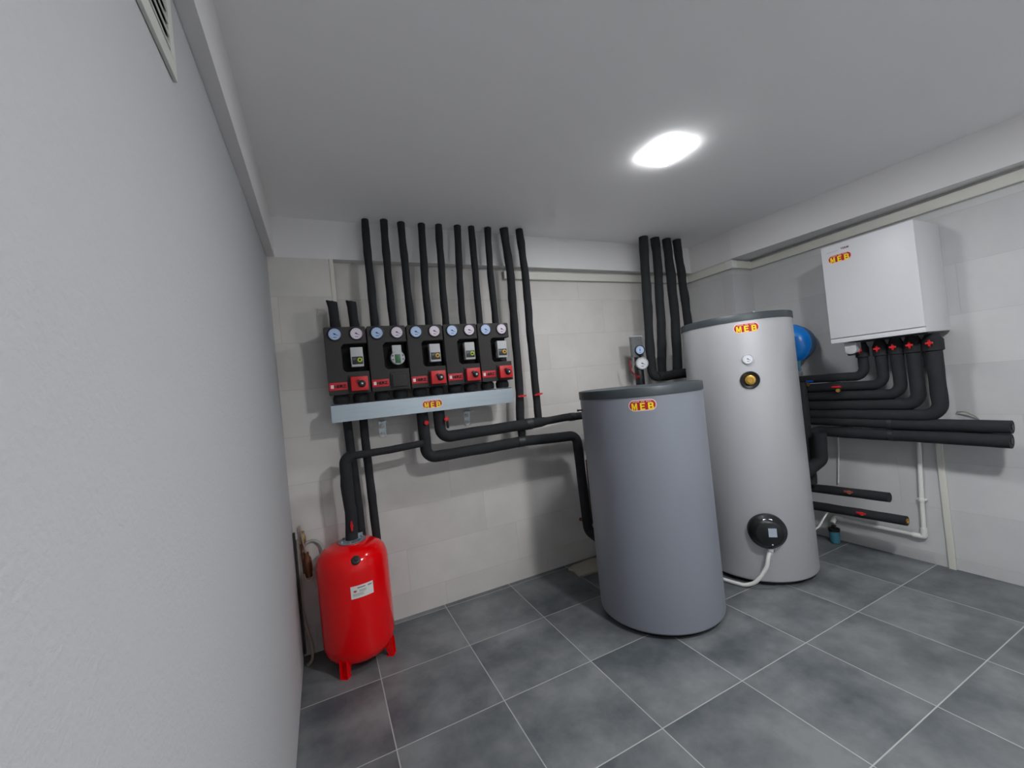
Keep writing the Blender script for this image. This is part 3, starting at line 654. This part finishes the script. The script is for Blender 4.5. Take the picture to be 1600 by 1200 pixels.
tb = text_bm('TERM', .016, .0008, .03, 1.1)
d = kid('product_lettering', place(tb, (bx0 - .0002, -1.605, 2.635), (0, -1, 0), (0, 0, 1), (-1, 0, 0)), mat('dark_red_ink', srgb(130, 60, 80), .5), t, smooth=False); d['label'] = 'small dark red lettering'
bm = bmesh.new()
for k in range(7): prism(bm, [(-.05 + k * .0125, -.005), (-.042 + k * .0125, -.005), (-.042 + k * .0125, .005), (-.05 + k * .0125, .005)], 'z', 0, .0008)
kid('faint_print', place(bm, (bx0 - .0002, -1.525, 2.628), (0, -1, 0), (0, 0, 1), (-1, 0, 0)), mat('pale_ink', srgb(196, 196, 204), .5), t, smooth=False)
bm = bmesh.new(); prism(bm, rrect(-1.585, 1.765, -1.505, 1.868, .03, 5, (0, 0, 1, 1)), 'x', 3.82, 3.90, .004)
dh = kid('pump_housing', bm, GREYP, t)
bm = bmesh.new(); prism(bm, rrect(-1.575, 1.750, -1.515, 1.778, .012, 4, (0, 0, 1, 1)), 'x', 3.828, 3.892, .002)
d = put('dark_foot', bm, BLACKP); d.parent = dh

# five pipes dropping out of the cabinet and turning towards the corner
G3 = 'insulated pipes below the white cabinet'
xd = 3.95
DR = [(-1.565, 1.572, .037), (-1.688, 1.490, .039), (-1.790, 1.410, .041), (-1.892, 1.325, .045), (-2.005, 1.243, .048)]
od = ['first', 'second', 'third', 'fourth', 'fifth']
for i, (y, z, r) in enumerate(DR):
    p = pipe([(xd, y, 1.76), (xd, y, z), (xd, -1.0 + i * .02, z - .006), (xd - .02, -.75, z - .008)], r, 'black insulated pipe dropping from the white cabinet and turning left, %s from the left' % od[i], G3, rad=.07 + .006 * i, wob=.08, seed=50 + i)
    v = put('valve_sleeve', lathe(bmesh.new(), [(r * .9, -.055), (r * 1.25, -.045), (r * 1.25, .03), (r * 1.05, .045), (r * .8, .078)], (xd, y, 1.775), (0, 0, 1), 20), FOAM); v.parent = p
    bm = lathe(bmesh.new(), [(.007, 0), (.007, .018), (.013, .018), (.013, .03), (0, .032)], (xd - r * 1.2, y, 1.785), (-1, -.35, 0), 14)
    sd = Vector((-.33, .94, 0))
    for q in (-1, 1):
        c = Vector((xd - r * 1.2 - .026, y - .008, 1.785)); box(bm, c + Vector((-.004, q * .012 - .010, -.007)), c + Vector((.004, q * .012 + .010, .007)), .002)
        box(bm, c + Vector((-.004, -.006, q * .014 - .010)), c + Vector((.004, .006, q * .014 + .010)), .002)
    h = put('valve_handle', bm, REDP); h.parent = p; h['label'] = 'red star-shaped handle'
p = bpy.data.objects
t = thing('red_valve', (3.90, -1.39, 1.455), 'small red and brass valve on the second pipe under the cabinet', 'valve')
kid('valve_stem', lathe(bmesh.new(), [(.012, 0), (.012, .03), (.016, .03), (.016, .045), (0, .045)], (3.905, -1.39, 1.46), (-1, -.2, .0), 14), BRASS, t)
kid('handle', B((3.845, -1.43, 1.486), (3.865, -1.36, 1.500), .004), REDP, t)
# the two long pipes in front
G4 = 'long insulated pipes with cut ends at right'
for i, (z, ys, r, lb) in enumerate(((1.168, -1.12, .045, 'upper'), (1.073, -1.36, .047, 'lower'))):
    pts = [(xd, -2.345 + .01 * i, z), (xd, -1.7, z + .004)]
    if i == 0: pts += [(xd, -1.0, z + .02), (3.80, -.80, z + .02)]
    else: pts += [(xd, -1.16, z + .012), (3.86, -1.10, z - .04), (3.82, -1.10, .72), (3.60, -1.06, .66)]
    o = pipe(pts, r, '%s of the two long black insulated pipes ending cut at right on the right wall' % lb, G4, wob=.07, seed=60 + i, rad=.07)
    e = put('pipe_end', lathe(bmesh.new(), [(.020, 0), (.020, .004), (.012, .004), (0, .001)], (xd, -2.345 + .01 * i, z), (0, -1, 0), 18), BLACKP); e.parent = o
    s = put('joint_tape', tube(bmesh.new(), [(xd, -1.72, z + .004), (xd, -1.69, z + .004)], r * 1.05, .05, 20), TAPE); s.parent = o
pipe([(3.74, -1.28, 1.10), (3.74, -1.275, .86), (3.60, -1.15, .72)], .052, 'thick black insulated elbow running down into the side of the silver tank', 'insulated pipes beside the silver tank', wob=.1, seed=70, rad=.07)
pipe([(3.80, -1.13, 1.55), (3.80, -1.13, .62)], .050, 'thick black insulated riser hidden close behind the silver tank', 'insulated pipes beside the silver tank', wob=.1, seed=71)
# two short low pipes
G5 = 'short low insulated pipes by the floor'
for i, (z, ye, yz) in enumerate(((.573, -1.66, -.95), (.405, -1.755, -.95))):
    o = pipe([(3.90, ye, z), (3.90, -1.2, z - .018), (3.90, yz, z - .03), (3.66, -.90, z - .03)], .039, '%s short black insulated pipe low on the right wall with %s' % (('upper', 'a closed foam end') if i == 0 else ('lower', 'a brass end')), G5, wob=.06, seed=80 + i, rad=.08)
    yy = -1.40 if i == 0 else -1.475
    bm = lathe(bmesh.new(), [(.010, 0), (.010, .02), (.014, .02), (.014, .03), (0, .03)], (3.868, yy, z), (-1, -.3, .2), 14)
    h = put('valve_stem', bm, BRASS); h.parent = o
    bm = bmesh.new(); c = Vector((3.83, yy - .008, z + .012))
    box(bm, c + Vector((-.005, -.034, -.006)), c + Vector((.005, .034, .008)), .003); lathe(bm, [(.012, -.006), (.014, .004), (0, .008)], c, (-1, -.2, .1), 14)
    h = put('valve_handle', bm, REDP if i else mat('faded_red_plastic', srgb(150, 70, 60), .5)); h.parent = o
    if i: e = put('brass_end', lathe(bmesh.new(), [(.020, 0), (.020, .006), (.012, .006), (.012, .001), (0, .001)], (3.90, ye, z), (0, -1, 0), 18), BRASS); e.parent = o

# ------------------------------------------------------------ white plastic drain pipe, cables on the right wall
t = thing('drain_pipe', (4.155, -1.76, .2), 'thin white plastic drain pipe running down and left low on the right wall', 'pipe')
kid('pipe_run', tube(bmesh.new(), [(4.155, -1.790, 1.12), (4.155, -1.762, .55), (4.155, -1.752, .216), (4.155, -1.12, .216)], .0155, .02, 16), WHITEP, t)
bm = tube(bmesh.new(), [(4.155, -1.754, .29), (4.155, -1.752, .216), (4.155, -1.68, .216)], .021, .02, 16)
kid('elbow', bm, WHITEP, t)
kid('elbow', tube(bmesh.new(), [(4.155, -1.17, .218), (4.155, -1.105, .218), (4.10, -1.11, .175)], .021, .02, 16), WHITEP, t)
kid('coupler', tube(bmesh.new(), [(4.155, -1.7605, .535), (4.155, -1.760, .51)], .021, .02, 16), WHITEP, t)
bm = bmesh.new(); box(bm, (4.15, -1.792, .518), (XR - .001, -1.730, .530), .002); kid('pipe_clip', bm, WHITEP, t)
tag(put('thin_cable', tube(bmesh.new(), [(4.16, -1.215, 1.08), (4.16, -1.20, .86), (4.16, -1.168, .56)], .006, .1, 8), WHITEP), 'thin white cable hanging on the right wall between the long and low pipes', 'cable', 'thin white cables')
tag(put('thin_cable', tube(bmesh.new(), [(3.92, -1.19, .36), (3.88, -1.17, .30), (3.80, -1.16, .23), (3.66, -1.12, .17), (3.60, -1.05, .15)], .008, .08, 8), WHITEP), 'thin white cable sagging from the low pipes to the foot of the silver tank', 'cable', 'thin white cables')
tag(put('thin_cable', tube(bmesh.new(), [(4.165, -2.02, 1.24), (4.14, -2.07, 1.25), (4.16, -2.12, 1.21), (4.17, -2.14, 1.17)], .004, .03, 8), HOSE), 'thin yellowish cable loop poking out above the two long pipes', 'cable', 'thin white cables')
t = thing('water_filter', (4.08, -1.13, 0), 'small teal water filter bowl on the floor behind the silver tank', 'filter')
kid('filter_bowl', lathe(bmesh.new(), [(0, 0), (.03, 0), (.038, .01), (.042, .10), (.042, .115), (0, .118)], (4.08, -1.13, 0), (0, 0, 1), 24), TEAL, t)
kid('filter_head', lathe(bmesh.new(), [(.046, .115), (.046, .14), (.02, .150), (.02, .165), (0, .165)], (4.08, -1.13, 0), (0, 0, 1), 24), BLACKP, t)
# blue expansion vessel and tap
vx, vy, vz = 3.950, -.995, 1.918
t = thing('expansion_vessel', (vx, vy, vz - .2), 'blue enamelled expansion vessel on the right wall behind the silver tank', 'vessel')
prof = [(0, -.12), (.07, -.115), (.13, -.10), (.165, -.075), (.183, -.04), (.188, -.012), (.192, -.012), (.192, .0), (0, .0)]
kid('vessel_front', lathe(bmesh.new(), prof, (vx, vy, vz), (1, 0, 0), 56), BLUE, t, ang=40)
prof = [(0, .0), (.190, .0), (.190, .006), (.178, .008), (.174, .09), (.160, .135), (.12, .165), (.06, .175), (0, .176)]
kid('vessel_rear', lathe(bmesh.new(), prof, (vx, vy, vz), (1, 0, 0), 56), mat('shaded_blue_enamel', srgb(48, 92, 128), .5), t, ang=40)['label'] = 'blue rear half, its shade painted in as slate-blue'  # rear half's shade is painted in as a darker, greyer blue
kid('wall_bracket', B((vx + .10, vy - .03, vz - .12), (XR - .001, vy + .03, vz + .12), .003), STEEL, t)
bm = lathe(bmesh.new(), [(.012, 0), (.014, .04), (.034, .10)], (vx - .01, vy - .07, vz - .265), (0, .15, 1), 18); kid('hose_cone', bm, TEAL, t)
kid('hose_nut', lathe(bmesh.new(), [(.014, 0), (.018, .01), (.018, .03), (.012, .04), (0, .04)], (vx - .01, vy - .075, vz - .31), (0, .1, 1), 8), STEEL, t)
t = thing('brass_tap', (3.87, -1.14, 1.53), 'small brass tap with a blue handle beside the silver tank', 'tap')
bm = lathe(bmesh.new(), [(.013, 0), (.013, .05), (.018, .05), (.018, .075), (0, .08)], (3.86, -1.10, 1.535), (-.1, -1, -.15), 12)
kid('tap_body', bm, BRASS, t); kid('tap_handle', B((3.845, -1.215, 1.545), (3.86, -1.155, 1.562), .005), BLUEP, t)

# ------------------------------------------------------------ things in the left corner
t = thing('drain_valve', (-.395, -.06, .5), 'small copper drain valve with a thin rod in the left corner beside the red tank', 'valve')
kid('valve_rod', tube(bmesh.new(), [(-.412, -.06, .935), (-.405, -.06, .86), (-.388, -.06, .735)], .0065, .1, 10), mat('pale_copper', srgb(190, 165, 150), .4, .5), t)
kid('copper_sleeve', tube(bmesh.new(), [(-.385, -.055, .735), (-.378, -.055, .56)], [.016, .027, .027, .027, .024, .022], .1, 16, .1, 4, step=.02), COPPER, t)
kid('sleeve_clip', tube(bmesh.new(), [(-.410, -.09, .60), (-.402, -.09, .545), (-.372, -.09, .535), (-.350, -.09, .565), (-.350, -.09, .60)], .006, .02, 8), mat('pale_clip', srgb(200, 180, 165), .5), t)
kid('brass_nut', lathe(bmesh.new(), [(.012, 0), (.018, .01), (.018, .05), (.011, .06), (.011, .09)], (-.398, -.045, .80), (0, 0, 1), 8), mat('dull_brass', srgb(150, 130, 85), .4, .6), t)
kid('copper_riser', tube(bmesh.new(), [(-.405, -.045, .56), (-.41, -.045, .80)], .011, .1, 10), COPPER, t)
tag(put('garden_hose', tube(bmesh.new(), [(-.435, -.06, .84), (-.440, -.07, .60), (-.440, -.09, .35), (-.415, -.12, .19), (-.395, -.13, .09), (-.405, -.14, .013), (-.43, -.18, .013)], .0105, .15, 12), HOSE), 'beige hose hanging down the left corner to the floor', 'hose')
tag(put('loop_hose', tube(bmesh.new(), [(-.41, -.045, .74), (-.385, -.04, .80), (-.33, -.04, .81), (-.285, -.05, .77), (-.262, -.06, .62)], .011, .06, 12), mat('grey_hose', srgb(165, 165, 160), .5)), 'pale grey hose loop arching behind the red tank', 'hose')
tag(put('black_tube', tube(bmesh.new(), [(-.449, -.10, .905), (-.448, -.10, .70), (-.447, -.105, .40), (-.446, -.115, .06)], .0085, .15, 10), TAPE), 'thin black tube running down the edge of the white plaster wall', 'cable')
# cardboard offcut on the floor
bm = bmesh.new()
P = [(1.775, -.055), (1.80, -.10), (1.785, -.175), (1.775, -.245), (1.90, -.250), (2.02, -.262), (2.20, -.20), (2.22, -.04), (2.05, .01), (1.93, -.02), (1.86, -.015), (1.82, -.04)]
prism(bm, P, 'z', .001, .018, .003)
for v in bm.verts:
    if v.co.z > .01: v.co.z += .008 * noise.noise(v.co * 9)
tag(put('cardboard_offcut', bm, CARD, smooth=False), 'torn piece of greyish cardboard on the floor behind the shorter tank', 'cardboard')
